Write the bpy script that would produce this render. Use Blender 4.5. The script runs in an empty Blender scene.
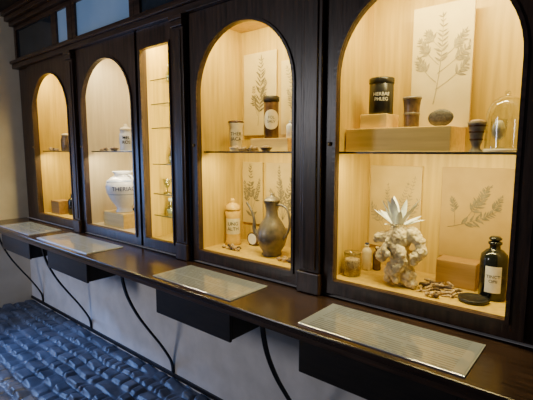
import bpy, math, random, bmesh
from mathutils import Vector, Matrix, noise
random.seed(7)
scn=bpy.context.scene
COL=scn.collection
WL={}  # world locations of parents

# ---------------------------------------------------------------- materials
def newmat(name):
    m=bpy.data.materials.new(name); m.use_nodes=True
    nt=m.node_tree; b=nt.nodes['Principled BSDF']
    return m,nt,b
def ramp(nt,fac,stops):
    r=nt.nodes.new('ShaderNodeValToRGB')
    e=r.color_ramp.elements
    e[0].position=stops[0][0]; e[0].color=(*stops[0][1],1)
    e[1].position=stops[-1][0]; e[1].color=(*stops[-1][1],1)
    for p,c in stops[1:-1]:
        k=e.new(p); k.color=(*c,1)
    nt.links.new(fac,r.inputs[0]); return r.outputs[0]
def coords(nt,scale=(1,1,1)):
    t=nt.nodes.new('ShaderNodeNewGeometry'); mp=nt.nodes.new('ShaderNodeMapping')
    mp.inputs['Scale'].default_value=scale
    nt.links.new(t.outputs['Position'],mp.inputs['Vector']); return mp.outputs[0]
def bump(nt,b,h,strength,dist=.01):
    n=nt.nodes.new('ShaderNodeBump'); n.inputs['Strength'].default_value=strength
    n.inputs['Distance'].default_value=dist
    nt.links.new(h,n.inputs['Height']); nt.links.new(n.outputs[0],b.inputs['Normal'])
def noisemat(name,c1,c2,scale=(8,8,8),ns=5,rough=.5,metal=0,bmp=0,detail=4,coat=0):
    m,nt,b=newmat(name)
    n=nt.nodes.new('ShaderNodeTexNoise'); n.inputs['Scale'].default_value=ns; n.inputs['Detail'].default_value=detail
    nt.links.new(coords(nt,scale),n.inputs['Vector'])
    nt.links.new(ramp(nt,n.outputs[0],[(.3,c1),(.7,c2)]),b.inputs['Base Color'])
    b.inputs['Roughness'].default_value=rough; b.inputs['Metallic'].default_value=metal
    b.inputs['Coat Weight'].default_value=coat
    if bmp: bump(nt,b,n.outputs[0],bmp)
    return m
M={}
M['darkwood_v']=noisemat('dark_wood_vertical',(.024,.014,.010),(.078,.043,.029),(14,14,1.2),4,.33,bmp=.15)
M['darkwood_h']=noisemat('dark_wood_horizontal',(.024,.014,.010),(.080,.044,.030),(1.2,14,14),4,.33,bmp=.15)
M['ledgewood']=noisemat('ledge_wood',(.018,.011,.009),(.052,.029,.022),(1.0,16,16),4,.22,bmp=.1)
M['blackwood']=noisemat('black_box_wood',(.007,.005,.005),(.018,.012,.010),(2,12,12),4,.5)
M['pine']=noisemat('honey_pine',(.48,.325,.05),(.65,.46,.085),(18,18,1.1),2.2,.45)
M['pine_pink']=noisemat('pale_cream_wood',(.60,.50,.31),(.70,.60,.39),(18,18,1.1),2.2,.5)
M['pine_h']=noisemat('honey_pine_block',(.70,.48,.12),(.84,.61,.18),(1.5,18,18),2.2,.45)
M['midwood']=noisemat('tan_wood_block',(.26,.145,.04),(.36,.215,.065),(1.5,18,18),2.2,.45)
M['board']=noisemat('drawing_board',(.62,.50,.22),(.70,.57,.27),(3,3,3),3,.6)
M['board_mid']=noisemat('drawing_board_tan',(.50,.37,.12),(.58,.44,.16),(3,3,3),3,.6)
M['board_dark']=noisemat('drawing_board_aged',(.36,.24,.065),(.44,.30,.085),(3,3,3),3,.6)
M['ink']=noisemat('botanical_ink',(.24,.20,.12),(.38,.32,.18),(20,20,20),3,.8)
M['ink_pale']=noisemat('botanical_ink_pale',(.24,.20,.12),(.34,.29,.17),(20,20,20),3,.8)
M['ink_dark']=noisemat('botanical_ink_dark',(.13,.11,.065),(.23,.19,.11),(20,20,20),3,.8)
M['plaster']=noisemat('white_plaster',(.70,.65,.60),(.86,.80,.75),(1,1,1),7,.9,bmp=.5,detail=8)
M['plaster_warm']=noisemat('cream_plaster',(.72,.64,.50),(.82,.74,.60),(1,1,1),5,.9,bmp=.4,detail=8)
M['ceiling']=noisemat('dark_ceiling',(.02,.016,.013),(.035,.028,.022),(1,8,8),3,.8)
M['iron']=noisemat('black_iron',(.008,.008,.009),(.02,.02,.022),(20,20,20),4,.45,.6)
M['stoneware']=noisemat('brown_stoneware',(.08,.055,.035),(.17,.115,.07),(12,12,12),4,.3)
M['greyware']=noisemat('grey_stoneware',(.14,.12,.095),(.24,.21,.165),(12,12,12),4,.3)
M['blacktin']=noisemat('black_tin',(.010,.010,.011),(.02,.02,.02),(10,10,10),4,.3)
M['cream']=noisemat('cream_ceramic',(.72,.64,.44),(.82,.75,.54),(8,8,8),4,.25)
M['white']=noisemat('white_ceramic',(.74,.76,.80),(.84,.86,.90),(8,8,8),4,.15)
M['blue']=noisemat('blue_glaze',(.015,.03,.12),(.03,.05,.18),(20,20,20),4,.3)
M['bluepale']=noisemat('pale_blue_glaze',(.16,.23,.38),(.45,.50,.60),(60,60,60),4,.3)
M['brownglaze']=noisemat('brown_glaze',(.07,.035,.018),(.13,.07,.035),(8,8,8),4,.25)
M['orange']=noisemat('ochre_glaze',(.66,.42,.07),(.76,.51,.11),(8,8,8),4,.25)
M['pewter']=noisemat('aged_pewter',(.10,.088,.075),(.20,.175,.145),(6,6,6),4,.38,.3)
M['darkglass']=noisemat('dark_bottle_glass',(.006,.008,.008),(.012,.014,.014),(8,8,8),4,.12)
M['paper']=noisemat('paper_label',(.72,.71,.66),(.82,.81,.76),(10,10,10),4,.7)
M['black']=noisemat('black_ink',(.01,.01,.01),(.02,.02,.02),(10,10,10),4,.6)
M['root']=noisemat('beige_root',(.50,.39,.18),(.84,.75,.49),(14,14,14),4,.7,bmp=.5)
M['leafwhite']=noisemat('silvery_leaf',(.70,.76,.78),(.84,.88,.88),(10,10,30),4,.45)
M['shell']=noisemat('dried_piece',(.22,.13,.06),(.62,.48,.28),(40,40,40),3,.6)
M['shelldark']=noisemat('dark_seed',(.03,.018,.012),(.12,.07,.04),(40,40,40),3,.5)
M['stone']=noisemat('grey_brown_stone',(.06,.052,.04),(.13,.115,.09),(25,25,25),4,.5,bmp=.3)
M['brass']=noisemat('aged_brass',(.30,.18,.06),(.42,.27,.10),(10,10,10),4,.35,.9)
M['skyreflect_pane']=noisemat('pane_painted_sky_reflection',(.30,.52,.84),(.46,.66,.92),(1,1,1),2,.15)  # reflected sky painted into the pane's base colour
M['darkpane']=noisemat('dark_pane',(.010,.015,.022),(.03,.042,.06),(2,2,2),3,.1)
M['cobble']=noisemat('slate_cobble',(.032,.038,.055),(.125,.14,.18),(1,1,1),8,.40,bmp=.3,detail=6)

def mthf(nt):
    def mth(op,a,b=None,clamp=False):
        n=nt.nodes.new('ShaderNodeMath'); n.operation=op; n.use_clamp=clamp
        for i,q in enumerate((a,b)):
            if q is None: continue
            if isinstance(q,(int,float)): n.inputs[i].default_value=q
            else: nt.links.new(q,n.inputs[i])
        return n.outputs[0]
    return mth
def glassmat(name,tint,f0=.04,mx_=1.0):
    m=bpy.data.materials.new(name); m.use_nodes=True; nt=m.node_tree; nt.nodes.clear(); L=nt.links.new; mth=mthf(nt)
    o=nt.nodes.new('ShaderNodeOutputMaterial'); mx=nt.nodes.new('ShaderNodeMixShader')
    t=nt.nodes.new('ShaderNodeBsdfTransparent'); t.inputs[0].default_value=(*tint,1)
    g=nt.nodes.new('ShaderNodeBsdfGlossy'); g.inputs['Roughness'].default_value=.03
    ge=nt.nodes.new('ShaderNodeNewGeometry'); d=nt.nodes.new('ShaderNodeVectorMath'); d.operation='DOT_PRODUCT'
    L(ge.outputs['Incoming'],d.inputs[0]); L(ge.outputs['Normal'],d.inputs[1])
    c=mth('ABSOLUTE',d.outputs['Value']); s=mth('POWER',mth('SUBTRACT',1.0,c,True),5.0 if f0<.1 else 2.5)
    fac=mth('ADD',mth('MULTIPLY',s,mx_*(1-f0)),f0,True)
    L(fac,mx.inputs[0]); L(t.outputs[0],mx.inputs[1]); L(g.outputs[0],mx.inputs[2])
    L(mx.outputs[0],o.inputs[0])
    return m
M['vessel']=glassmat('vessel_glass',(.90,.92,.88),.10)
M['shelfglass']=glassmat('shelf_glass',(.95,.97,.94),.04,.6)
M['shelfedge']=noisemat('green_shelf_edge',(.05,.055,.035),(.09,.09,.055),(3,3,3),3,.25)
M['shelfedge_pale']=noisemat('pale_shelf_edge',(.22,.25,.16),(.32,.35,.22),(3,3,3),3,.25)

def emis(name,c,s):
    m=bpy.data.materials.new(name); m.use_nodes=True; nt=m.node_tree; nt.nodes.clear()
    o=nt.nodes.new('ShaderNodeOutputMaterial'); e=nt.nodes.new('ShaderNodeEmission')
    e.inputs[0].default_value=(*c,1); e.inputs[1].default_value=s; nt.links.new(e.outputs[0],o.inputs[0]); return m
M['led']=emis('warm_led',(1,.80,.42),8)

def textpanel(name):
    m,nt,b=newmat(name); L=nt.links.new; mth=mthf(nt)
    tc=nt.nodes.new('ShaderNodeTexCoord'); sp=nt.nodes.new('ShaderNodeSeparateXYZ'); L(tc.outputs['Object'],sp.inputs[0])
    r=mth('DIVIDE',sp.outputs[1],.0165); row=mth('FLOOR',r); fy=mth('FRACT',r)
    ink=mth('LESS_THAN',fy,.38)
    cb=nt.nodes.new('ShaderNodeCombineXYZ'); L(mth('MULTIPLY',sp.outputs[0],26),cb.inputs[0]); L(mth('MULTIPLY',row,7.31),cb.inputs[1])
    ns=nt.nodes.new('ShaderNodeTexNoise'); ns.inputs['Scale'].default_value=1; ns.inputs['Detail'].default_value=1; L(cb.outputs[0],ns.inputs['Vector'])
    word=mth('GREATER_THAN',ns.outputs[0],.36)
    cb2=nt.nodes.new('ShaderNodeCombineXYZ'); L(mth('MULTIPLY',row,3.7),cb2.inputs[1])
    n2=nt.nodes.new('ShaderNodeTexNoise'); n2.inputs['Scale'].default_value=1; L(cb2.outputs[0],n2.inputs['Vector'])
    line=mth('GREATER_THAN',n2.outputs[0],.40)
    edge=mth('LESS_THAN',mth('ABSOLUTE',sp.outputs[0]),.285)
    fac=mth('MULTIPLY',mth('MULTIPLY',mth('MULTIPLY',mth('MULTIPLY',ink,word),line),edge),.6)
    mix=nt.nodes.new('ShaderNodeMix'); mix.data_type='RGBA'; L(fac,mix.inputs[0])
    mix.inputs[6].default_value=(.22,.26,.35,1); mix.inputs[7].default_value=(.06,.07,.09,1)
    L(mix.outputs[2],b.inputs['Base Color']); b.inputs['Roughness'].default_value=.6; b.inputs['Specular IOR Level'].default_value=.2
    b.inputs['Coat Weight'].default_value=1; b.inputs['Coat Roughness'].default_value=.015; b.inputs['Coat IOR'].default_value=1.85
    return m
M['info']=textpanel('printed_info_sheet')
M['acrylic']=noisemat('acrylic_rim',(.36,.40,.48),(.42,.46,.54),(3,3,3),3,.1,coat=1)

# ---------------------------------------------------------------- builders
def tag(o,label=None,cat=None,group=None,kind=None):
    if label: o['label']=label
    if cat: o['category']=cat
    if group: o['group']=group
    if kind: o['kind']=kind
    return o
def thing(name,loc,label,cat,group=None):
    e=bpy.data.objects.new(name,None); e.empty_display_size=.05; e.location=loc; COL.objects.link(e)
    WL[e.name]=Vector(loc); tag(e,label,cat,group); return e
def mk(name,verts,faces,mat,parent=None,smooth=False,mats=None,fm=None,origin=None):
    vs=[Vector(v) for v in verts]
    if origin is None:
        mn=Vector((min(v.x for v in vs),min(v.y for v in vs),min(v.z for v in vs)))
        mx=Vector((max(v.x for v in vs),max(v.y for v in vs),max(v.z for v in vs)))
        origin=Vector(((mn.x+mx.x)/2,(mn.y+mx.y)/2,mn.z))
    origin=Vector(origin)
    me=bpy.data.meshes.new(name); me.from_pydata([tuple(v-origin) for v in vs],[],faces)
    for mm in (mats or [mat]): me.materials.append(mm)
    if fm:
        for p,i in zip(me.polygons,fm): p.material_index=i
    if smooth:
        for p in me.polygons: p.use_smooth=True
    me.validate(); me.update()
    o=bpy.data.objects.new(name,me); COL.objects.link(o)
    if parent is not None:
        o.parent=parent; o.location=origin-WL[parent.name]
    else: o.location=origin
    WL[o.name]=origin
    return o
def fixn(o):
    bm=bmesh.new(); bm.from_mesh(o.data); bmesh.ops.recalc_face_normals(bm,faces=bm.faces); bm.to_mesh(o.data); bm.free(); return o
def bev(o,w=.004,s=2):
    m=o.modifiers.new('bevel','BEVEL'); m.width=w; m.segments=s; m.limit_method='ANGLE'; return o
BF=[(0,3,2,1),(4,5,6,7),(0,1,5,4),(1,2,6,5),(2,3,7,6),(3,0,4,7)]
def bv(x0,x1,y0,y1,z0,z1):
    return [(x0,y0,z0),(x1,y0,z0),(x1,y1,z0),(x0,y1,z0),(x0,y0,z1),(x1,y0,z1),(x1,y1,z1),(x0,y1,z1)]
def box(name,x0,x1,y0,y1,z0,z1,mat,parent=None,bw=.003,rot=0):
    v=bv(x0,x1,y0,y1,z0,z1)
    o=mk(name,v,BF,mat,parent)
    if bw: bev(o,bw)
    if rot: o.rotation_euler[2]=rot
    return o
def boxes(name,lst,mat,parent=None,bw=.003):
    vs=[];fs=[]
    for b in lst:
        n=len(vs); vs+=bv(*b); fs+=[tuple(i+n for i in f) for f in BF]
    o=mk(name,vs,fs,mat,parent)
    if bw: bev(o,bw)
    return o
def lathe(name,prof,loc,mat,parent=None,seg=40,smooth=True,mats=None,mf=None):
    vs=[];fs=[];fm=[]
    n=len(prof)
    for j in range(seg):
        a=2*math.pi*j/seg
        for i,(r,z) in enumerate(prof):
            vs.append((loc[0]+r*math.cos(a),loc[1]+r*math.sin(a),loc[2]+z))
    for j in range(seg):
        k=(j+1)%seg
        for i in range(n-1):
            fs.append((j*n+i,k*n+i,k*n+i+1,j*n+i+1)); fm.append(mf(prof[i],prof[i+1]) if mf else 0)
    o=mk(name,vs,fs,mat,parent,smooth,mats,fm if mf else None,origin=loc)
    return o
def ring(name,inner,outer,y0,y1,mat,parent):
    n=len(inner); vs=[]
    for (x,z) in inner: vs.append((x,y0,z))
    for (x,z) in outer: vs.append((x,y0,z))
    for (x,z) in inner: vs.append((x,y1,z))
    for (x,z) in outer: vs.append((x,y1,z))
    fs=[]
    for i in range(n):
        k=(i+1)%n
        fs.append((i,k,n+k,n+i)); fs.append((2*n+i,3*n+i,3*n+k,2*n+k))
        fs.append((i,2*n+i,2*n+k,k)); fs.append((n+i,n+k,3*n+k,3*n+i))
    o=mk(name,vs,fs,mat,parent); return fixn(o)
def archths(x0,x1,z0,z1,outer,N=28):
    R=(x1-x0)/2; xc=(x0+x1)/2; zs=z1-R
    a0=math.atan2(outer[3]-zs,outer[1]-xc)
    return sorted(set([math.pi*i/N for i in range(N+1)]+[a0,math.pi-a0]),reverse=True)
def arch_in(x0,x1,z0,z1,ths):
    R=(x1-x0)/2; xc=(x0+x1)/2; zs=z1-R
    return [(x0,z0)]+[(xc+R*math.cos(t),zs+R*math.sin(t)) for t in ths]+[(x1,z0)]
def arch_out(x0,x1,z0,z1,o,ths):
    R=(x1-x0)/2; xc=(x0+x1)/2; zs=z1-R; r=[(o[0],o[2])]
    for t in ths:
        c,s=math.cos(t),math.sin(t)
        k=min((o[1]-xc)/max(abs(c),1e-6),(o[3]-zs)/max(s,1e-6)); r.append((xc+k*c,zs+k*s))
    return r+[(o[1],o[2])]
def area(name,loc,rot,sx,sy,energy,color,spread=math.pi):
    l=bpy.data.lights.new(name,'AREA'); l.shape='RECTANGLE'; l.size=sx; l.size_y=sy; l.energy=energy; l.color=color; l.spread=spread
    o=bpy.data.objects.new(name,l); o.location=loc; o.rotation_euler=rot; COL.objects.link(o); return o
def aim(o,target):
    d=Vector(target)-o.location; o.rotation_euler=d.to_track_quat('-Z','Y').to_euler(); return o

# ---------------------------------------------------------------- room shell
XL,XR=-4.86,1.2
FLZ=-.035
def heightfloor():
    vs=[];fs=[]
    V=Vector
    def hsh(a,b,c=0): return noise.cell(V((a+.5,b+.5,c+.5)))
    def grid(x0,x1,y0,y1,st):
        nx=int(round((x1-x0)/st)); ny=int(round((y1-y0)/st)); b=len(vs)
        for j in range(ny+1):
            yy=y0+(y1-y0)*j/ny
            for i in range(nx+1):
                xx=x0+(x1-x0)*i/nx
                w1=noise.noise(V((xx*3,yy*3,1)))*.22+noise.noise(V((xx*14,yy*14,4)))*.05; w2=noise.noise(V((xx*3,yy*3,9)))*.2+noise.noise(V((xx*14,yy*14,7)))*.05
                rv=yy/.104+w1; row=math.floor(rv); fr=rv-row
                xs=xx/(.112+.05*hsh(row,3))+row*.37+w2
                c=math.floor(xs)
                lo=c+.5*(hsh(c,row)-.5); hi=c+1+.5*(hsh(c+1,row)-.5)
                if xs<lo: c-=1; hi=lo; lo=c+.5*(hsh(c,row)-.5)
                elif xs>hi: c+=1; lo=hi; hi=c+1+.5*(hsh(c+1,row)-.5)
                ex=min(xs-lo,hi-xs)*.125; ey=min(fr,1-fr)*.104
                k=.026
                ax=max(0,k-ex); ay=max(0,k-ey); e=k-math.hypot(ax,ay)
                t=min(1,max(0,(e-.005)/.012)); t=t*t*(3-2*t)
                u=(xs-(lo+hi)/2); v=fr-.5
                z=-.022+t*(.020+.009*hsh(c,row,2)+u*(hsh(c,row,4)-.5)*.022+v*(hsh(c,row,5)-.5)*.022-.006*(u*u+v*v)*2)+t*.0022*noise.noise(V((xx*26,yy*26,0)))
                vs.append((xx,yy,z+FLZ))
        for j in range(ny):
            for i in range(nx):
                a=b+j*(nx+1)+i; fs.append((a,a+1,a+nx+2,a+nx+1))
    grid(XL,-1.0,-1.9,0,.0095)
    grid(-1.0,XR,-1.9,0,.022)
    grid(XL,XR,-3.7,-1.9,.03)
    return vs,fs
vs,fs=heightfloor()
tag(mk('floor',vs,fs,M['cobble'],smooth=True,origin=(-1.8,-1.8,FLZ)),kind='structure')
tag(box('wall_front',XL,XR,0,.6,-.07,.875,M['plaster'],bw=0),kind='structure')
tag(box('wall_back',XL,XR,.5,.6,.875,3.1,M['plaster_warm'],bw=0),kind='structure')
tag(box('wall_left',XL-.12,XL,-3.7,.6,-.07,3.1,M['plaster_warm'],bw=0),kind='structure')
tag(box('ceiling',XL-.12,XR,-3.7,.6,2.98,3.1,M['ceiling'],bw=0),kind='structure')
tag(box('baseboard_front',XL,XR,-.014,0,FLZ,FLZ+.03,M['blackwood'],bw=.003),kind='structure')
tag(boxes('trim_1',[(XL,XR,-.045,.46,2.43,2.475),(XL,XR,-.065,.05,2.475,2.505)],M['darkwood_h'],bw=.006),kind='structure')
tag(boxes('trim_2',[(XL,XR,-.05,.46,2.85,2.89),(XL,XR,-.09,.05,2.89,2.935),(XL,XR,-.12,.05,2.935,2.98)],M['darkwood_h'],bw=.006),kind='structure')
tag(boxes('wall_right',[(-.12,XR,.0,.05,.875,2.43),(-.02,.06,-.04,0,.875,2.43)],M['darkwood_v'],bw=.004),kind='structure')

# ---------------------------------------------------------------- ledge
led=thing('wall_ledge',(-1.8,0,.845),'long dark brown wooden ledge running below the display cases','ledge')
box('ledge_top',XL,XR,-.42,-.001,.845,.875,M['ledgewood'],led,.006)
box('edge_moulding',XL,XR,-.405,-.385,.815,.845,M['darkwood_h'],led,.004)

def bracket(x,i):
    pts=[(-.378,.845),(-.376,.78),(-.345,.66),(-.28,.52),(-.20,.39),(-.12,.27),(-.06,.17),(-.02,.09),(-.008,.03),(-.008,.0)]
    P=[Vector((0,a,b)) for a,b in pts]; S=[]
    for k in range(len(P)-1):
        p0=P[max(k-1,0)];p1=P[k];p2=P[k+1];p3=P[min(k+2,len(P)-1)]
        for s in range(5):
            t=s/5; S.append(.5*((2*p1)+(-p0+p2)*t+(2*p0-5*p1+4*p2-p3)*t*t+(-p0+3*p1-3*p2+p3)*t**3))
    S.append(P[-1])
    vs=[];fs=[]
    for k,p in enumerate(S):
        d=(S[min(k+1,len(S)-1)]-S[max(k-1,0)]).normalized(); nrm=Vector((0,-d.z,d.y))
        for a,b in ((-1,-1),(1,-1),(1,1),(-1,1)):
            q=p+Vector((a*.011,0,0))+nrm*b*.006; vs.append((x+q.x,q.y,q.z))
    for k in range(len(S)-1):
        for j in range(4):
            fs.append((k*4+j,k*4+(j+1)%4,k*4+4+(j+1)%4,k*4+4+j))
    fs.append((0,1,2,3)); e=len(vs)-4; fs.append((e+3,e+2,e+1,e))
    o=fixn(mk('iron_bracket',vs,fs,M['iron']))
    tag(o,'curved black wrought iron bracket carrying the wooden ledge','bracket','iron brackets under the ledge')
for i,x in enumerate((-4.56,-3.53,-2.34,-1.17,-.02)): bracket(x,i)

for (a,b,ba,bb) in ((-4.48,-3.80,-4.48,-3.83),(-3.62,-2.78,-3.46,-2.82),(-2.0,-1.37,-1.99,-1.39),(-.97,-.315,-.97,-.34)):
    t=thing('info_panel',((a+b)/2,-.24,.875),'flat blue-grey acrylic information panel with printed text on the ledge','information panel','information panels on the ledge')
    box('acrylic_plate',a,b,-.385,-.10,.875,.881,M['acrylic'],t,.0015)
    box('printed_sheet',a+.005,b-.005,-.380,-.105,.8812,.8825,M['info'],t,0)
    t=thing('under_ledge_box',((ba+bb)/2,-.22,.65),'dark wooden box drawer fixed underneath the ledge','box','boxes under the ledge')
    boxes('box_body',[(ba,bb,-.355,-.12,.66,.845)],M['blackwood'],t,.006)
    box('front_board',ba-.004,bb+.004,-.372,-.356,.655,.815,M['blackwood'],t,.004)

# ---------------------------------------------------------------- display cases
Z0,ZT=.95,2.42
def case(u0,u1,o0,o1,arched,inner,power,shelves,label,warm=(1,.80,.33)):
    xc=(o0+o1)/2
    t=thing('display_cabinet',(xc,.2,.875),label,'display cabinet')
    i0,i1=o0-.05,o1+.05; th=.014
    if not arched: i0,i1=o0-.025,o1+.025
    boxes('body',[(i0-th,i0,.05,.46,Z0-th,ZT),(i1,i1+th,.05,.46,Z0-th,ZT),(i0,i1,.446,.46,Z0-th,ZT),(i0,i1,.05,.446,Z0-th,Z0),(i0,i1,.05,.446,ZT-th,ZT)],inner,t,0)
    ring('face_frame',[(i0,Z0-.005),(i0,ZT-.02),(i1,ZT-.02),(i1,Z0-.005)],[(u0,.876),(u0,2.429),(u1,2.429),(u1,.876)],.0165,.05,M['darkwood_v'],t)
    d=thing('door',(xc,0,.9),None,None)
    d.parent=t; d.location=Vector((xc,0,.9))-WL[t.name]
    oz0,oz1=.89,2.428; m=.065 if arched else .045
    ox=(o0-m,o1+m,oz0,oz1)
    ztop=2.305 if arched else 2.295
    if arched:
        ths=archths(o0,o1,.962,ztop,ox)
        inn=arch_in(o0,o1,.962,ztop,ths); out=arch_out(o0,o1,.962,ztop,ox,ths)
        ring('door_frame',inn,out,-.012,.016,M['darkwood_v'],d)
        e=.016; ring('arch_bead',arch_in(o0-.001,o1+.001,.961,ztop+.001,ths),arch_in(o0-e,o1+e,.962-e,ztop+e,ths),-.022,-.011,M['darkwood_h'],d)
    else:
        inn=[(o0,.962),(o0,ztop),(o1,ztop),(o1,.962)]
        ring('door_frame',inn,[(ox[0],oz0),(ox[0],oz1),(ox[1],oz1),(ox[1],oz0)],-.012,.016,M['darkwood_v'],d)
        e=.012; ring('frame_bead',inn,[(o0-e,.962-e),(o0-e,ztop+e),(o1+e,ztop+e),(o1+e,.962-e)],-.022,-.011,M['darkwood_h'],d)
    if arched:
        lathe('keyhole_escutcheon',[(.0,.0),(.009,.0),(.010,.018),(0,.018)],(o0-.035,-.017,1.62),M['brass'],d,12)
    th_s=.010 if arched else .007
    for z in shelves:
        mk('glass_shelf',bv(i0+.001,i1-.001,.075,.44,z-th_s,z),BF,None,t,mats=[M['shelfglass'],M['shelfedge' if arched else 'shelfedge_pale']],fm=[0,0,1,0,0,0])
    box('led_strip',o0+.02,o1-.02,.052,.062,ZT-th-.012,ZT-th-.002,M['led'],t,0)
    w=o1-o0-.04
    area('case_light',(xc,.085,ZT-th-.02),(math.radians(28),0,0),w,.03,power,warm)
    if arched:
        area('case_light',(xc,.07,1.565),(math.radians(22),0,0),w,.02,power*.55,warm)
    else:
        area('case_light',(o1+.01,.065,1.63),(math.radians(90),0,math.radians(40)),.03,1.2,power*1.6,warm)
    return t
SH=1.592
case(-4.85,-3.612,-4.48,-3.74,True,M['pine'],14,[SH],'dark wooden display cabinet with arched glass door at the wall corner')
case(-3.608,-2.672,-3.48,-2.74,True,M['pine_pink'],11,[SH],'arched dark wood cabinet with pale interior holding a white vase',(1,.82,.50))
case(-2.668,-2.142,-2.60,-2.28,False,M['pine'],8,[2.10,1.93,1.76,1.50,1.28,1.12],'narrow rectangular dark wood cabinet with many glass shelves')
case(-2.138,-1.152,-2.01,-1.28,True,M['pine'],14,[SH],'arched dark wood cabinet with apothecary jars and a metal jug')
case(-1.148,-.122,-1.02,-.275,True,M['pine'],16,[SH],'arched dark wood cabinet with a large root and botanical boards')

for (a,b) in ((-3.665,-3.565),(-2.205,-2.105),(-1.21,-1.09)):
    t=thing('pilaster',((a+b)/2,0,.875),'vertical dark wooden pilaster between two display cabinets','pilaster','pilasters between cabinets')
    boxes('shaft',[(a,b,-.04,-.012,.985,2.36),(a+.02,b-.02,-.048,-.04,1.0,2.34)],M['darkwood_v'],t,.005)
    boxes('base_block',[(a-.008,b+.008,-.055,-.012,.876,.985)],M['darkwood_v'],t,.006)
    boxes('capital',[(a-.008,b+.008,-.055,-.012,2.36,2.40),(a-.014,b+.014,-.062,-.012,2.40,2.429)],M['darkwood_h'],t,.005)

def transom(u0,u1,panes):
    t=thing('transom_cabinet',((u0+u1)/2,.0,2.505),'small upper wooden cabinet with reflective glass panes above the cases','cabinet','transom cabinets')
    cuts=[u0]+[p for q in panes for p in (q[0],q[1])]+[u1]
    L=[(u0,u1,-.01,.03,2.506,2.54),(u0,u1,-.01,.03,2.81,2.849)]
    for i in range(0,len(cuts),2): L.append((cuts[i],cuts[i+1],-.01,.03,2.54,2.81))
    boxes('frame',L,M['darkwood_h'],t,.003)
    for p in panes:
        box('glass_pane',p[0]-.005,p[1]+.005,.008,.014,2.535,2.815,M[p[2]],t,0)
transom(-4.85,-3.592,[(-4.80,-3.98,'darkpane'),(-3.88,-3.68,'skyreflect_pane')])
transom(-3.588,-2.672,[(-3.53,-2.73,'skyreflect_pane')])
transom(-2.668,-2.142,[(-2.60,-2.22,'darkpane')])
transom(-2.138,-1.152,[(-2.06,-1.23,'darkpane')])
transom(-1.148,-.0,[(-1.07,-.10,'darkpane')])

# ---------------------------------------------------------------- text on things
def textverts(s,size,bold):
    c=bpy.data.curves.new('t','FONT'); c.body=s; c.size=size; c.align_x='CENTER'; c.align_y='CENTER'; c.offset=size*bold
    o=bpy.data.objects.new('t',c); COL.objects.link(o); dg=bpy.context.evaluated_depsgraph_get()
    me=bpy.data.meshes.new_from_object(o.evaluated_get(dg))
    v=[tuple(q.co) for q in me.vertices]; f=[tuple(p.vertices) for p in me.polygons]
    bpy.data.objects.remove(o); bpy.data.curves.remove(c); bpy.data.meshes.remove(me)
    return v,f
def wraptext(s,size,cx,cy,zc,r,ang,mat,parent,bold=.02):
    lines=s.split('\n'); vs=[];fs=[]
    for li,L in enumerate(lines):
        v,f=textverts(L,size,bold); n=len(vs)
        zo=zc-(li-(len(lines)-1)/2)*size*1.05
        for (x,y,_) in v:
            a=ang+x/r; vs.append((cx+r*math.cos(a),cy+r*math.sin(a),zo+y))
        fs+=[tuple(i+n for i in q) for q in f]
    return mk('lettering',vs,fs,mat,parent)
def wraplabel(cx,cy,z0,z1,r,ang,half,mat,parent,round_=False):
    vs=[];fs=[];N=20; zc=(z0+z1)/2; hz=(z1-z0)/2
    for i in range(N+1):
        u=-1+2*i/N; a=ang+half*u; h=hz*(math.sqrt(max(0,1-u*u)) if round_ else 1)
        vs+=[(cx+r*math.cos(a),cy+r*math.sin(a),zc-h),(cx+r*math.cos(a),cy+r*math.sin(a),zc+h)]
    for i in range(N): fs.append((2*i,2*i+2,2*i+3,2*i+1))
    return mk('paper_label',vs,fs,mat,parent,True)
def facing(x,y): return math.atan2(-1.75-y,0-x)

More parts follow.
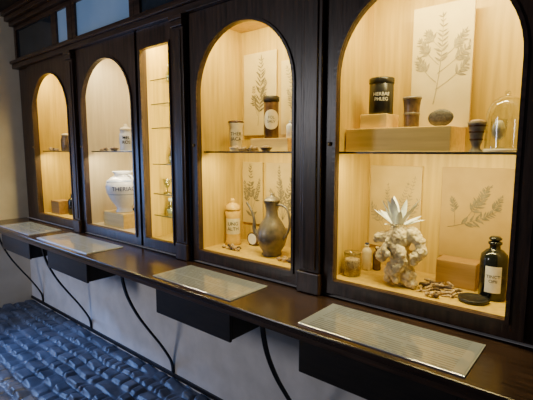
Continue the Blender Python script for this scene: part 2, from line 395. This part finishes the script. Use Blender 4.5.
# ---------------------------------------------------------------- botanical boards
def board(x0,x1,z0,z1,y,mat,kind,seed,label,ink='ink'):
    rnd=random.Random(seed)
    t=thing('botanical_board',((x0+x1)/2,y,z0),label,'botanical picture','botanical boards in the cases')
    box('board_panel',x0,x1,y-.007,y+.006,z0,z1,M[mat],t,.002)
    vs=[];fs=[]; yy=y-.0085
    W=x1-x0; H=z1-z0; cx=(x0+x1)/2
    lim=lambda px:min(max(px,x0+.010),x1-.010)
    def quadline(a,b,w0,w1):
        d=(b[0]-a[0],b[1]-a[1]); L=math.hypot(*d) or 1; nx,nz=-d[1]/L,d[0]/L; n=len(vs)
        for (p,w) in ((a,w0),(b,w1)):
            vs.append((lim(p[0]+nx*w),yy,p[1]+nz*w)); vs.append((lim(p[0]-nx*w),yy,p[1]-nz*w))
        fs.append((n,n+1,n+3,n+2))
    def leaf(a,ang,L,w):
        n=len(vs)
        for k in range(7):
            s=k/6; ww=w*math.sin(math.pi*s**.8); px=a[0]+math.cos(ang)*L*s; pz=a[1]+math.sin(ang)*L*s
            vs.append((lim(px-math.sin(ang)*ww),yy-.0003*rnd.random(),pz+math.cos(ang)*ww)); vs.append((lim(px+math.sin(ang)*ww),yy,pz-math.cos(ang)*ww))
        for k in range(6): fs.append((n+2*k,n+2*k+1,n+2*k+3,n+2*k+2))
    def stem(a,ang,L,bend,nl,ll,lw,w=.0012):
        p=a; A=ang; N=18
        for k in range(N):
            q=(p[0]+math.cos(A)*L/N,p[1]+math.sin(A)*L/N); quadline(p,q,w*(1-.5*k/N),w*(1-.5*(k+1)/N))
            if k>=N-nl:
                s=(1-.6*(k-(N-nl))/nl)*rnd.uniform(.7,1.15)
                if rnd.random()<.92: leaf(q,A+.85+rnd.uniform(-.3,.3),ll*s,lw*s)
                if rnd.random()<.92: leaf(q,A-.85+rnd.uniform(-.3,.3),ll*s,lw*s)
            p=q; A+=bend/N
        leaf(p,A,ll*.5,lw*.5)
    b=(cx-W*.05,z0+H*.12)
    if kind=='fern':
        stem(b,1.45,H*.78,.1,15,W*.30,.008,.0016)
        stem((b[0],b[1]+H*.12),2.0,H*.35,-.5,12,W*.15,.005); stem((b[0],b[1]+H*.17),1.0,H*.38,.5,12,W*.15,.005)
    elif kind=='tall':
        b=(cx-W*.10,z0+H*.20)
        stem(b,1.38,H*.70,.25,10,W*.18,.006,.0018)
        for (zz,a,l,bd) in ((.12,.5,.40,.5),(.25,.55,.34,.3),(.36,.45,.28,.7),(.18,2.5,.26,-.6),(.32,2.4,.26,-.4),(.45,2.4,.18,-.3)):
            stem((b[0]+.014*zz*4,b[1]+H*zz),a,H*l,bd,10,W*.16,.006)
    elif kind=='branch':
        for a,h in ((1.35,.78),(1.75,.80),(2.05,.5),(1.05,.5),(1.55,.6)):
            stem(b,a,H*h,rnd.uniform(-.3,.3),13,W*.14,.0055)
    elif kind=='herb':
        stem(b,1.55,H*.8,.1,12,W*.28,.009); leaf(b,.6,W*.35,.010); leaf(b,2.5,W*.35,.010)
        stem((b[0],b[1]+.03),2.0,H*.5,-.3,12,W*.2,.006); stem((b[0],b[1]+.03),1.1,H*.55,.3,12,W*.2,.006)
    elif kind=='sprig':
        b=(x0+W*.12,z0+H*.34)
        stem(b,.25,W*.76,.35,14,W*.16,.0065,.0016)
        stem((b[0]+W*.2,b[1]+.02),.95,H*.46,.2,12,W*.13,.005); stem((b[0]+W*.35,b[1]+.04),1.3,H*.40,-.3,12,W*.12,.005)
        stem((b[0]+W*.5,b[1]+.05),.8,H*.30,.4,10,W*.10,.0045); stem((b[0]+W*.1,b[1]+.01),1.5,H*.3,.4,10,W*.10,.0045)
    else:
        for k in range(7): stem(b,.85+.24*k,H*rnd.uniform(.5,.8),rnd.uniform(-.4,.4),13,W*.12,.0045,.0010)
    mk('plant_drawing',vs,fs,M[ink],t)
board(-.815,-.535,1.706,2.285,.365,'board','tall',1,'tall tan board with a spreading grey botanical drawing on a box')
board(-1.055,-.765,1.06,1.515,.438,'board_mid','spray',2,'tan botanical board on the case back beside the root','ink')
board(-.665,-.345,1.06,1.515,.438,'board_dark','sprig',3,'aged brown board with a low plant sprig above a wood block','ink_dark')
board(-2.03,-1.74,1.70,2.25,.438,'board','fern',4,'pale botanical board with a dark leafy stem','ink_dark')
board(-1.70,-1.36,1.70,2.17,.438,'board','branch',5,'pale botanical board partly behind the door frame')
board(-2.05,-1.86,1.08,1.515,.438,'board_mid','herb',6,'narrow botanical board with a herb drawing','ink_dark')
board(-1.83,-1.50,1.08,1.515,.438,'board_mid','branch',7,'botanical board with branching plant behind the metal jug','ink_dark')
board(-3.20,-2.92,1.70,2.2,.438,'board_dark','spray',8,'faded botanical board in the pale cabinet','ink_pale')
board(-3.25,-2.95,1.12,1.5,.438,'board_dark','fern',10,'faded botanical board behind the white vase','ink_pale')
board(-4.25,-3.95,1.05,1.5,.438,'board','fern',9,'tan botanical board in the corner cabinet')

# ---------------------------------------------------------------- objects, case E upper
def block(x0,x1,y0,y1,z0,z1,mat,label,rot=0):
    o=box('wooden_block',x0,x1,y0,y1,z0,z1,M[mat],None,.003,rot); return tag(o,label,'wooden block')
block(-1.062,-.552,.15,.38,SH,1.705,'pine_h','long pale wooden display box on the glass shelf')
block(-1.0,-.86,.18,.33,1.705,1.775,'pine_h','small pale wooden block under the black tin')
def closed(p):
    return [(0,p[0][1])]+p+[(0,p[-1][1])]
x,y,z=-.925,.255,1.775
t=thing('tin_canister',(x,y,z),'black cylindrical tin with white lettering on a wooden block','tin')
lathe('canister_body',closed([(.057,0),(.059,.003),(.059,.15),(.057,.152)]),(x,y,z),M['blacktin'],t)
lathe('lid',closed([(.061,.0),(.062,.002),(.062,.024),(.058,.028)]),(x,y,z+.152),M['blacktin'],t)
wraptext('HERBAE\nPHLEG',.023,x,y,z+.085,.0602,facing(x,y),M['paper'],t,.01)
x,y,z=-.765,.25,1.705
t=thing('stoneware_beaker',(x,y,z),'brown banded stoneware beaker with a pale rim on the wooden box','beaker')
lathe('beaker_body',closed([(.034,0),(.036,.01),(.036,.09),(.040,.125),(.043,.135)]),(x,y,z),M['stoneware'],t)
lathe('rim',closed([(.043,0),(.045,.004),(.044,.012)]),(x,y,z+.133),M['greyware'],t)
lathe('band',[(.0365,.0),(.0385,.003),(.0385,.009),(.0365,.012)],(x,y,z+.06),M['greyware'],t)
def lump(name,loc,sx,sy,sz,mat,label,cat,seed=0,amt=.15,sub=3,group=None):
    bm=bmesh.new(); bmesh.ops.create_icosphere(bm,subdivisions=sub,radius=1)
    for v in bm.verts:
        k=1+amt*noise.noise(v.co*1.6+Vector((seed*3.1,seed,0)))+amt*.4*noise.noise(v.co*5+Vector((seed,0,0)))
        v.co=Vector((v.co.x*sx*k,v.co.y*sy*k,v.co.z*sz*k))
    mz=min(v.co.z for v in bm.verts)
    for v in bm.verts: v.co.z-=mz
    me=bpy.data.meshes.new(name); bm.to_mesh(me); bm.free(); me.materials.append(mat)
    for p in me.polygons: p.use_smooth=True
    o=bpy.data.objects.new(name,me); COL.objects.link(o); o.location=loc
    if label: tag(o,label,cat,group)
    return o
lump('polished_stone',(-.622,.225,1.705),.056,.015,.040,M['stone'],'dark grey-brown lens-shaped stone standing on the wooden box','stone',2,.04)
x,y,z=-.462,.2,SH
t=thing('clay_cup',(x,y,z),'grey-brown banded footed clay cup on the glass shelf','cup')
lathe('cup_body',closed([(.025,0),(.028,.004),(.018,.014),(.017,.024),(.024,.045),(.029,.085),(.035,.115),(.038,.125)]),(x,y,z),M['greyware'],t)
for zz,rr in ((.048,.0250),(.080,.0288),(.106,.0335)): lathe('band',[(rr,0),(rr+.0012,.002),(rr+.0016,.006),(rr+.001,.008)],(x,y,z+zz),M['brownglaze'],t)
lathe('contents',closed([(.032,0),(.026,.010),(.010,.014)]),(x,y,z+.123),M['shell'],t)
x,y,z=-.355,.21,SH
t=thing('glass_dome',(x,y,z),'clear glass bell jar on a pale base on the shelf','glass dome')
lathe('dome_base',closed([(.078,0),(.080,.004),(.080,.010),(.075,.013)]),(x,y,z),M['cream'],t)
R_=.076
prof=[(R_,.013),(R_,.135)]+[(R_*math.cos(a),.135+.095*math.sin(a)) for a in [math.pi/2*k/8 for k in range(1,8)]]+[(.0,.23)]
lathe('glass_bell',prof,(x,y,z),M['vessel'],t)
lathe('knob',closed([(.006,0),(.012,.008),(.012,.016),(.005,.022)]),(x,y,z+.228),M['vessel'],t,16)
lathe('specimen_glass',[(.0,.0),(.026,.0),(.026,.004),(.005,.01),(.005,.03),(.024,.05),(.030,.085),(.029,.12)],(-.375,.18,z+.014),M['vessel'],t,24)
lathe('specimen',closed([(.008,0),(.024,.02),(.026,.045),(.018,.07),(.006,.08)]),(-.375,.18,z+.049),M['cream'],t,20)

# ---------------------------------------------------------------- case E lower
FZ=Z0
x,y,z=-.765,.16,FZ
t=thing('mandrake_root',(x,y,z),'large gnarled beige root with silvery pointed leaves on the case floor','plant root')
bm=bmesh.new()
def ball(c,r,sub=2):
    ret=bmesh.ops.create_icosphere(bm,subdivisions=sub,radius=r)
    for v in ret['verts']: v.co+=c
def limb(pts,rads,wob=.006,seed=0):
    rr=random.Random(seed); P=[Vector(p) for p in pts]
    for k in range(len(P)-1):
        p0=P[max(k-1,0)];p1=P[k];p2=P[k+1];p3=P[min(k+2,len(P)-1)]
        L=(p2-p1).length; n=max(2,int(L/.014))
        for s in range(n):
            u=s/n; q=.5*((2*p1)+(-p0+p2)*u+(2*p0-5*p1+4*p2-p3)*u*u+(-p0+3*p1-3*p2+p3)*u**3)
            r=rads[k]*(1-u)+rads[k+1]*u
            q+=Vector((rr.uniform(-1,1),rr.uniform(-1,1),rr.uniform(-1,1)))*wob
            ball(q,r*rr.uniform(.72,1.2))
limb([(-.01,0,.285),(0,0,.255),(.01,0,.22),(.0,0,.17),(.02,0,.12),(.02,0,.07),(.02,0,.025)],[.024,.042,.060,.060,.052,.042,.036],.008,1)
limb([(.02,0,.24),(.065,-.005,.252),(.102,-.01,.225),(.108,-.015,.18),(.08,-.02,.15),(.085,-.02,.12)],[.036,.033,.028,.025,.024,.014],.004,2)
limb([(-.02,0,.24),(-.065,-.005,.225),(-.10,-.01,.225),(-.112,-.01,.195)],[.036,.030,.024,.015],.004,3)
limb([(-.02,0,.18),(-.060,-.01,.165),(-.085,-.015,.135),(-.070,-.02,.10)],[.036,.030,.026,.018],.004,10)
limb([(.03,.0,.10),(.06,-.005,.065),(.06,-.01,.032),(.092,-.015,.020)],[.034,.030,.028,.018],.004,4)
limb([(.0,.0,.12),(-.025,-.005,.085),(-.030,-.005,.048),(-.055,-.01,.024)],[.036,.032,.028,.018],.004,5)
limb([(.0,-.035,.20),(.035,-.055,.17),(.040,-.055,.12),(.01,-.05,.09),(.0,-.045,.05),(.02,-.05,.018)],[.026,.022,.020,.020,.018,.014],.004,6)
limb([(-.03,-.03,.22),(-.05,-.05,.18),(-.025,-.058,.145)],[.026,.022,.016],.003,7)
zmin=min(v.co.z for v in bm.verts)
for v in bm.verts: v.co.z-=zmin
me=bpy.data.meshes.new('root_body'); bm.to_mesh(me); bm.free(); me.materials.append(M['root'])
o=bpy.data.objects.new('root_body',me); COL.objects.link(o); o.parent=t
rm=o.modifiers.new('r','REMESH'); rm.mode='VOXEL'; rm.voxel_size=.0032; rm.use_smooth_shade=True
tx=bpy.data.textures.new('rt','CLOUDS'); tx.noise_scale=.018
dm=o.modifiers.new('d','DISPLACE'); dm.texture=tx; dm.strength=.014; dm.mid_level=.5
rnd=random.Random(5)
def leaf3d(base,az,el,L,w,parent,curl=.5):
    vs=[];fs=[];N=10
    p=Vector(base); e=el
    side=Vector((-math.sin(az),math.cos(az),0))
    for k in range(N+1):
        s=k/N; ww=w*(math.sin(math.pi*min(1,s*.93+.07))**.8)
        d=Vector((math.cos(az)*math.cos(e),math.sin(az)*math.cos(e),math.sin(e)))
        up=side.cross(d)
        vs+=[tuple(p+side*ww),tuple(p+up*ww*.35),tuple(p-side*ww)]
        p=p+d*L/N; e-=curl/N
    for k in range(N):
        a=3*k; fs+=[(a,a+1,a+4,a+3),(a+1,a+2,a+5,a+4)]
    return mk('leaf',vs,fs,M['leafwhite'],parent,True)
for k in range(18):
    az=2*math.pi*k/18*1.0+rnd.uniform(-.2,.2); el=rnd.uniform(.45,1.45)
    leaf3d((x+.015*math.cos(az)-.01,y+.015*math.sin(az),z+.285),az,el,rnd.uniform(.105,.135)+(.04 if el>1.05 else 0),rnd.uniform(.014,.019),t,rnd.uniform(.1,.5))
x,y,z=-1.01,.155,FZ
t=thing('glass_jar',(x,y,z),'short clear glass jar filled with dried pieces','glass jar')
lathe('jar_glass',[(0,0),(.044,0),(.046,.01),(.046,.085),(.042,.10),(.045,.125),(.043,.126),(.040,.10)],(x,y,z),M['vessel'],t)
lathe('contents',closed([(.041,.0),(.041,.080),(.03,.088),(.01,.084)]),(x,y,z+.003),M['shell'],t)
def bottle(x,y,z,s,h,mat,label,stop='cream',txt=None,name='bottle',lab=True):
    t=thing(name,(x,y,z),label,'bottle')
    pr=[(.85,0),(1,.03),(1,.64),(.93,.72),(.60,.79),(.40,.81),(.38,.87),(.50,.885),(.50,.92),(.38,.93)]
    lathe('bottle_body',closed([(r*s,q*h) for r,q in pr]),(x,y,z),M[mat],t)
    lathe('stopper',closed([(.28*s,0),(.28*s,.02*h),(.46*s,.035*h),(.46*s,.06*h),(.3*s,.085*h)]),(x,y,z+.93*h-.002),M[stop],t,24)
    if lab: wraplabel(x,y,z+.14*h,z+.56*h,s*1.012,facing(x,y),.58,M['paper'],t)
    if txt: wraptext(txt,s*.34,x,y,z+.36*h,s*1.025,facing(x,y),M['black'],t,.005)
    return t
bottle(-1.0,.30,FZ,.026,.15,'cream','small cream bottle with a blue stopper behind the jar','blue',None,'small_bottle',False)
bottle(-.955,.33,FZ,.022,.13,'brownglaze','small brown bottle beside the cream one','cream',None,'small_bottle',False)
bottle(-.372,.25,FZ,.056,.275,'darkglass','black apothecary bottle with a white label and stopper','darkglass','TINCT\nOPII','apothecary_bottle')
block(-.63,-.45,.29,.40,FZ,1.075,'midwood','tan wooden block on the case floor behind dried twigs')
x,y,z=-.425,.155,FZ
t=thing('round_dish',(x,y,z),'flat black round dish with a rim on the case floor','dish')
lathe('dish_body',closed([(.05,0),(.062,.006),(.062,.016),(.054,.018),(.05,.012)]),(x,y,z),M['blacktin'],t)
def tubemesh(pts,rad):
    c=bpy.data.curves.new('tmp','CURVE'); c.dimensions='3D'; c.bevel_depth=1; c.bevel_resolution=3; c.use_fill_caps=True
    s=c.splines.new('NURBS'); s.points.add(len(pts)-1)
    for i,p in enumerate(pts):
        s.points[i].co=(*p,1); s.points[i].radius=rad[i] if isinstance(rad,list) else rad
    s.use_endpoint_u=True; s.order_u=3; s.resolution_u=8
    o=bpy.data.objects.new('tmp',c); COL.objects.link(o); dg=bpy.context.evaluated_depsgraph_get()
    me=bpy.data.meshes.new_from_object(o.evaluated_get(dg)); bpy.data.objects.remove(o)
    v=[tuple(q.co) for q in me.vertices]; f=[tuple(q.vertices) for q in me.polygons]; bpy.data.meshes.remove(me)
    return v,f
def tube(name,pts,rad,mat,parent):
    v,f=tubemesh(pts,rad); return mk(name,v,f,mat,parent,True)
def pile(cx,cy,rx,ry,n,z,smin,smax,grp,lab,seed,name='dried_piece',twig=False):
    rnd=random.Random(seed); base=[]
    for k in range(3):
        m=M['shell'] if k<2 else M['shelldark']
        if twig:
            v=[];f=[]
            for q in range(3):
                a=rnd.uniform(0,6.28); c0=(rnd.uniform(-.3,.3),rnd.uniform(-.3,.3),.28+.25*q)
                pts=[(c0[0]+u*1.5*math.cos(a)+rnd.uniform(-.3,.3),c0[1]+u*1.0*math.sin(a)+rnd.uniform(-.3,.3),max(.22,c0[2]+rnd.uniform(-.15,.3))) for u in (-1,-.4,.3,1)]
                vv,ff=tubemesh(pts,[.12,.24,.20,.08]); b=len(v); v+=vv; f+=[tuple(i+b for i in g) for g in ff]
            zm=min(p[2] for p in v); v=[(p[0],p[1],p[2]-zm) for p in v]
            o=mk(name,v,f,m,None,True,origin=(0,0,0)); tag(o,lab,'dried piece',grp)
        else:
            o=lump(name,(cx,cy,z),1,.75,.55,m,lab,'dried piece',seed+k,.6,2,group=grp)
        base.append(o)
    res=list(base)
    for k in range(n-3):
        o=base[k%3].copy(); COL.objects.link(o); res.append(o)
    gx=max(1,int(math.ceil(math.sqrt(n*rx/ry)))); gy=int(math.ceil(n/gx))
    for i,o in enumerate(res):
        s=rnd.uniform(smin,smax)
        px=cx+rx*(-1+2*((i%gx)+.5)/gx)+rnd.uniform(-.2,.2)*rx/gx; py=cy+ry*(-1+2*((i//gx)+.5)/gy)+rnd.uniform(-.2,.2)*ry/gy
        o.location=(px,py,z); o.scale=(s,s,s*rnd.uniform(.9,1.5)); o.rotation_euler=(0,0,rnd.uniform(0,6.28))
pile(-.58,.185,.085,.065,14,FZ,.017,.026,'dried twigs on the case floor','small brown and beige dried twig piece',11,'dried_twig',True)
pile(-.58,.09,.03,.015,3,FZ,.012,.016,'loose dried shells','small dried shell lying on the case floor',51,'dried_shell')

# ---------------------------------------------------------------- case D
def dish(x,y,z,r,label,mat='cream'):
    t=thing('shallow_dish',(x,y,z),label,'dish')
    lathe('dish_body',[(0,0),(r*.55,0),(r*.6,.004),(r,.022),(r*.97,.023),(r*.55,.007),(0,.006)],(x,y,z),M[mat],t,32)
    lathe('contents',closed([(r*.5,0),(r*.72,.010),(r*.55,.022),(r*.2,.028)]),(x,y,z+.008),M['shell'],t,20)
x,y,z=-1.935,.25,SH
t=thing('apothecary_jar',(x,y,z),'cream ceramic apothecary jar with dark lettering on the shelf','jar')
lathe('jar_body',closed([(.040,0),(.044,.006),(.036,.025),(.042,.05),(.046,.12),(.044,.155),(.050,.175),(.050,.185)]),(x,y,z),M['cream'],t)
lathe('lid',closed([(.052,0),(.052,.010),(.03,.016),(.01,.018)]),(x,y,z+.185),M['brownglaze'],t)
wraptext('THER\nIACA',.032,x,y,z+.095,.0485,facing(x,y),M['black'],t,.005)
lathe('band',[(.0375,.024),(.0355,.027),(.0375,.034)],(x,y,z),M['brownglaze'],t)
block(-1.80,-1.50,.24,.38,SH,1.672,'pine_h','pale wooden block on the shelf carrying the tall jar')
x,y,z=-1.675,.30,1.672
t=thing('tall_jar',(x,y,z),'tall dark cylindrical jar with a round pale label on a block','jar')
lathe('jar_body',closed([(.044,0),(.047,.004),(.047,.22),(.044,.226)]),(x,y,z),M['brownglaze'],t)
lathe('lid',closed([(.049,0),(.051,.003),(.051,.03),(.045,.034)]),(x,y,z+.226),M['blackwood'],t)
wraplabel(x,y,z+.055,z+.175,.0485,facing(x,y),1.15,M['cream'],t,True)
wraptext('FOL\nSALV',.024,x,y,z+.115,.0498,facing(x,y),M['black'],t,0)
bottle(-1.53,.31,1.672,.028,.11,'white','small white bottle on the block','cream',None,'small_bottle',False)
dish(-1.85,.16,SH,.045,'small cream dish of dried pieces on the glass shelf')
dish(-1.60,.16,SH,.04,'small brown dish of dried pieces on the glass shelf','stoneware')
pile(-1.725,.14,.065,.040,8,SH,.015,.022,'dried pieces on the glass shelf','small dried fruit piece on the glass shelf',21)
x,y,z=-2.0,.28,FZ
t=thing('albarello_jar',(x,y,z),'tall ochre ceramic apothecary jar with domed lid and black lettering','jar')
def am(a,b):
    zz=(a[1]+b[1])/2
    return 1 if (.075<zz<.185) else 0
lathe('jar_body',closed([(.054,0),(.058,.01),(.050,.03),(.049,.074),(.049,.076),(.049,.12),(.049,.184),(.049,.186),(.055,.225),(.048,.235),(.048,.24)]),(x,y,z),None,t,mats=[M['orange'],M['cream']],mf=am)
lathe('lid',closed([(.053,0),(.053,.010),(.046,.03),(.030,.045),(.012,.052),(.019,.064),(.014,.076),(.004,.08)]),(x,y,z+.24),M['orange'],t)
wraptext('UNG\nALTH',.034,x,y,z+.13,.0505,facing(x,y),M['black'],t,.005)
x,y,z=-1.60,.215,FZ
t=thing('metal_jug',(x,y,z),'tall grey-brown pewter jug with a handle and long spout','jug')
lathe('jug_body',closed([(.056,0),(.064,.006),(.056,.022),(.080,.06),(.096,.11),(.092,.155),(.066,.205),(.042,.24),(.036,.28),(.046,.325),(.052,.335)]),(x,y,z),M['pewter'],t)
lathe('lid',closed([(.053,0),(.05,.012),(.03,.028),(.01,.034),(.012,.045),(.008,.052)]),(x,y,z+.335),M['pewter'],t)
tube('handle',[(x+.042,y,z+.318),(x+.105,y,z+.325),(x+.14,y,z+.25),(x+.135,y,z+.16),(x+.085,y,z+.10)],.008,M['pewter'],t)
tube('spout',[(x-.080,y-.02,z+.10),(x-.125,y-.03,z+.14),(x-.115,y-.03,z+.20),(x-.135,y-.03,z+.27),(x-.175,y-.04,z+.32)],[.018,.014,.010,.008,.007],M['pewter'],t)
x,y,z=-1.86,.33,FZ
t=thing('round_medallion',(x,y,z),'small round white framed medallion standing on the case floor','medallion')
def disc(name,cx,cy,cz,r0,y0,y1,mat,parent,seg=32):
    vs=[];fs=[]
    for k in range(seg):
        a=2*math.pi*k/seg
        vs+=[(cx+r0*math.cos(a),cy+y0,cz+r0*math.sin(a)),(cx+r0*math.cos(a),cy+y1,cz+r0*math.sin(a))]
    for k in range(seg):
        j=(k+1)%seg; fs.append((2*k,2*j,2*j+1,2*k+1))
    fs.append(tuple(2*k for k in range(seg))[::-1]); fs.append(tuple(2*k+1 for k in range(seg)))
    return fixn(mk(name,vs,fs,mat,parent))
disc('frame_ring',x,y,z+.046,.046,-.008,.01,M['brownglaze'],t); disc('face',x,y,z+.046,.037,-.010,-.008,M['paper'],t)
box('foot',x-.03,x+.03,y-.008,y+.03,z,z+.01,M['brownglaze'],t,.001)
pile(-1.89,.17,.08,.04,9,FZ,.013,.018,'dark seeds on the case floor','small dark dried seed piece on the case floor',31,'dried_seed')
pile(-1.42,.16,.07,.05,8,FZ,.013,.020,'beige pieces beside the jug','small beige dried piece beside the jug',41)

# ---------------------------------------------------------------- case B
block(-3.38,-3.06,.08,.26,FZ,1.075,'pine_h','pale wooden block carrying the white vase')
x,y,z=-3.20,.175,1.075
t=thing('ceramic_vase',(x,y,z),'large white bulbous ceramic pharmacy vase with blue lettering','vase')
lathe('vase_body',[(0,0),(.068,0),(.072,.008),(.058,.028),(.064,.045),(.104,.10),(.137,.165),(.146,.215),(.136,.262),(.098,.295),(.072,.305),(.068,.322),(.088,.345),(.084,.346),(.064,.315),(0,.30)],(x,y,z),M['white'],t,48)
wraptext('THERIAC',.048,x,y,z+.205,.1478,facing(x,y),M['blue'],t,.012)
lathe('painted_band',[(.137,.262),(.122,.275)],(x,y,z+.002),M['bluepale'],t,48)
lathe('painted_band',[(.124,.139),(.1355,.160)],(x,y,z+.0015),M['bluepale'],t,48)
tube('handle',[(x-.075,y,z+.315),(x-.125,y,z+.315),(x-.150,y,z+.28),(x-.138,y,z+.25)],.008,M['white'],t)
tube('handle',[(x+.075,y,z+.315),(x+.125,y,z+.315),(x+.150,y,z+.28),(x+.138,y,z+.25)],.008,M['white'],t)
x,y,z=-3.17,.2,SH
t=thing('apothecary_jar',(x,y,z),'white ceramic jar with a lid and dark lettering','jar')
lathe('jar_body',closed([(.05,0),(.055,.008),(.052,.03),(.056,.09),(.054,.14),(.045,.155),(.05,.17)]),(x,y,z),M['white'],t)
lathe('lid',closed([(.052,0),(.05,.015),(.025,.03),(.012,.036),(.015,.05),(.006,.055)]),(x,y,z+.17),M['cream'],t)
wraptext('MEL\nROS',.036,x,y,z+.09,.0585,facing(x,y),M['black'],t)
bottle(-3.34,.31,SH,.035,.16,'stoneware','small brown bottle behind the white jar','brownglaze',None,'small_bottle',False)
bottle(-3.30,.36,FZ,.04,.17,'darkglass','dark bottle behind the wooden block','darkglass',None,'small_bottle',False)
dish(-3.28,.15,SH,.04,'small brown dish beside the white jar','stoneware')
pile(-3.43,.15,.05,.03,5,SH,.016,.022,'dried pieces in the pale cabinet','small dark dried piece on the shelf',61)

# ---------------------------------------------------------------- case A
block(-4.45,-4.27,.09,.22,FZ,1.085,'midwood','brown wooden block on the floor of the corner cabinet')
bottle(-4.19,.20,FZ,.050,.21,'darkglass','dark glass bottle beside a brown block','brownglaze',None,'small_bottle',False)
bottle(-4.06,.30,FZ,.05,.24,'white','white bottle at the back of the corner cabinet','brownglaze',None,'small_bottle',False)
bottle(-4.42,.33,FZ,.05,.22,'stoneware','brown stoneware bottle behind the brown block','brownglaze',None,'small_bottle',False)
x,y,z=-4.30,.22,SH
t=thing('apothecary_jar',(x,y,z),'brown stoneware jar on the shelf of the corner cabinet','jar')
lathe('jar_body',closed([(.05,0),(.055,.01),(.057,.11),(.045,.145),(.05,.155)]),(x,y,z),M['stoneware'],t)
lathe('lid',closed([(.049,0),(.045,.012),(.01,.02)]),(x,y,z+.155),M['cream'],t)
bottle(-4.15,.22,SH,.042,.17,'white','small white bottle on the corner cabinet shelf','brownglaze',None,'small_bottle',False)
bottle(-4.02,.30,SH,.05,.23,'brownglaze','brown glazed bottle on the corner cabinet shelf','cream',None,'small_bottle',False)
pile(-4.36,.12,.09,.025,5,SH,.018,.022,'dried pieces in the corner cabinet','small brown dried piece on the shelf',71)

# ---------------------------------------------------------------- case C
M['vial']=glassmat('vial_glass',(.66,.72,.68),.16)
M['frost']=noisemat('frosted_glass_filling',(.55,.60,.58),(.70,.74,.72),(20,20,20),3,.2)
vps=[[(0,0),(.024,0),(.026,.006),(.026,.045),(.016,.062),(.014,.08),(.021,.085)],
     [(0,0),(.026,0),(.026,.003),(.005,.008),(.004,.03),(.016,.045),(.024,.07),(.026,.09)],
     [(0,0),(.018,0),(.030,.02),(.030,.035),(.012,.055),(.010,.085),(.015,.09)]]
rnd=random.Random(9)
for i,zz in enumerate((2.10,1.93,1.76,1.50,1.28,1.12,FZ)):
    for k,xx in enumerate((-2.55,-2.44,-2.33)):
        yy=rnd.uniform(.13,.27); kind=(i+k)%3
        t=thing('glass_vial',(xx,yy,zz),'small clear glass vessel standing on a glass shelf','glass vial','glass vessels in the narrow cabinet')
        s=rnd.uniform(1.1,1.35)
        lathe('vial_glass',[(r*s,q*s) for r,q in vps[kind]],(xx,yy,zz),M['vial'],t,20)
        if kind!=1:
            lathe('stopper',closed([(.010*s,0),(.015*s,.012*s),(.010*s,.024*s)]),(xx,yy,zz+.082*s),M['frost'],t,16)
            lathe('contents',closed([(.016*s,0),(.020*s,.018*s),(.020*s,.030*s)]),(xx,yy,zz+.003),M['frost'],t,16)

# ---------------------------------------------------------------- lights
def spot(name,loc,target,energy,color,size,blend,rad):
    l=bpy.data.lights.new(name,'SPOT'); l.energy=energy; l.color=color; l.spot_size=math.radians(size); l.spot_blend=blend; l.shadow_soft_size=rad
    o=bpy.data.objects.new(name,l); o.location=loc; d=Vector(target)-Vector(loc); o.rotation_euler=d.to_track_quat('-Z','Y').to_euler(); COL.objects.link(o)
spot('daylight_spill',(-4.4,-1.20,2.0),(-3.3,-.8,0),230,(.21,.40,1),56,.8,.10)
# daylight coming through the doorway in the end wall
aim(area('doorway_daylight',(-4.82,-1.25,.95),(0,0,0),.8,1.5,36,(.25,.45,1)),(-2.5,-1.2,.2))
aim(area('room_fill',(-3.3,-3.4,2.1),(0,0,0),.55,1.0,32,(.95,.92,.95)),(-2.2,0,1.0))  # added fill lamp, lifts the end wall and the plaster under the ledge
w=bpy.data.worlds.new('World'); scn.world=w; w.use_nodes=True
w.node_tree.nodes['Background'].inputs[0].default_value=(.50,.54,.64,1); w.node_tree.nodes['Background'].inputs[1].default_value=.085

# ---------------------------------------------------------------- camera
cam=bpy.data.cameras.new('Camera'); co=bpy.data.objects.new('Camera',cam); COL.objects.link(co)
cam.sensor_width=36; cam.lens=415/533*36; cam.clip_start=.02
co.location=(0,-1.75,1.6)
th=math.radians(39.9); p=math.atan(50/415)
fw=Vector((-math.sin(th)*math.cos(p), math.cos(th)*math.cos(p), -math.sin(p)))
co.rotation_euler=fw.to_track_quat('-Z','Y').to_euler()
scn.camera=co
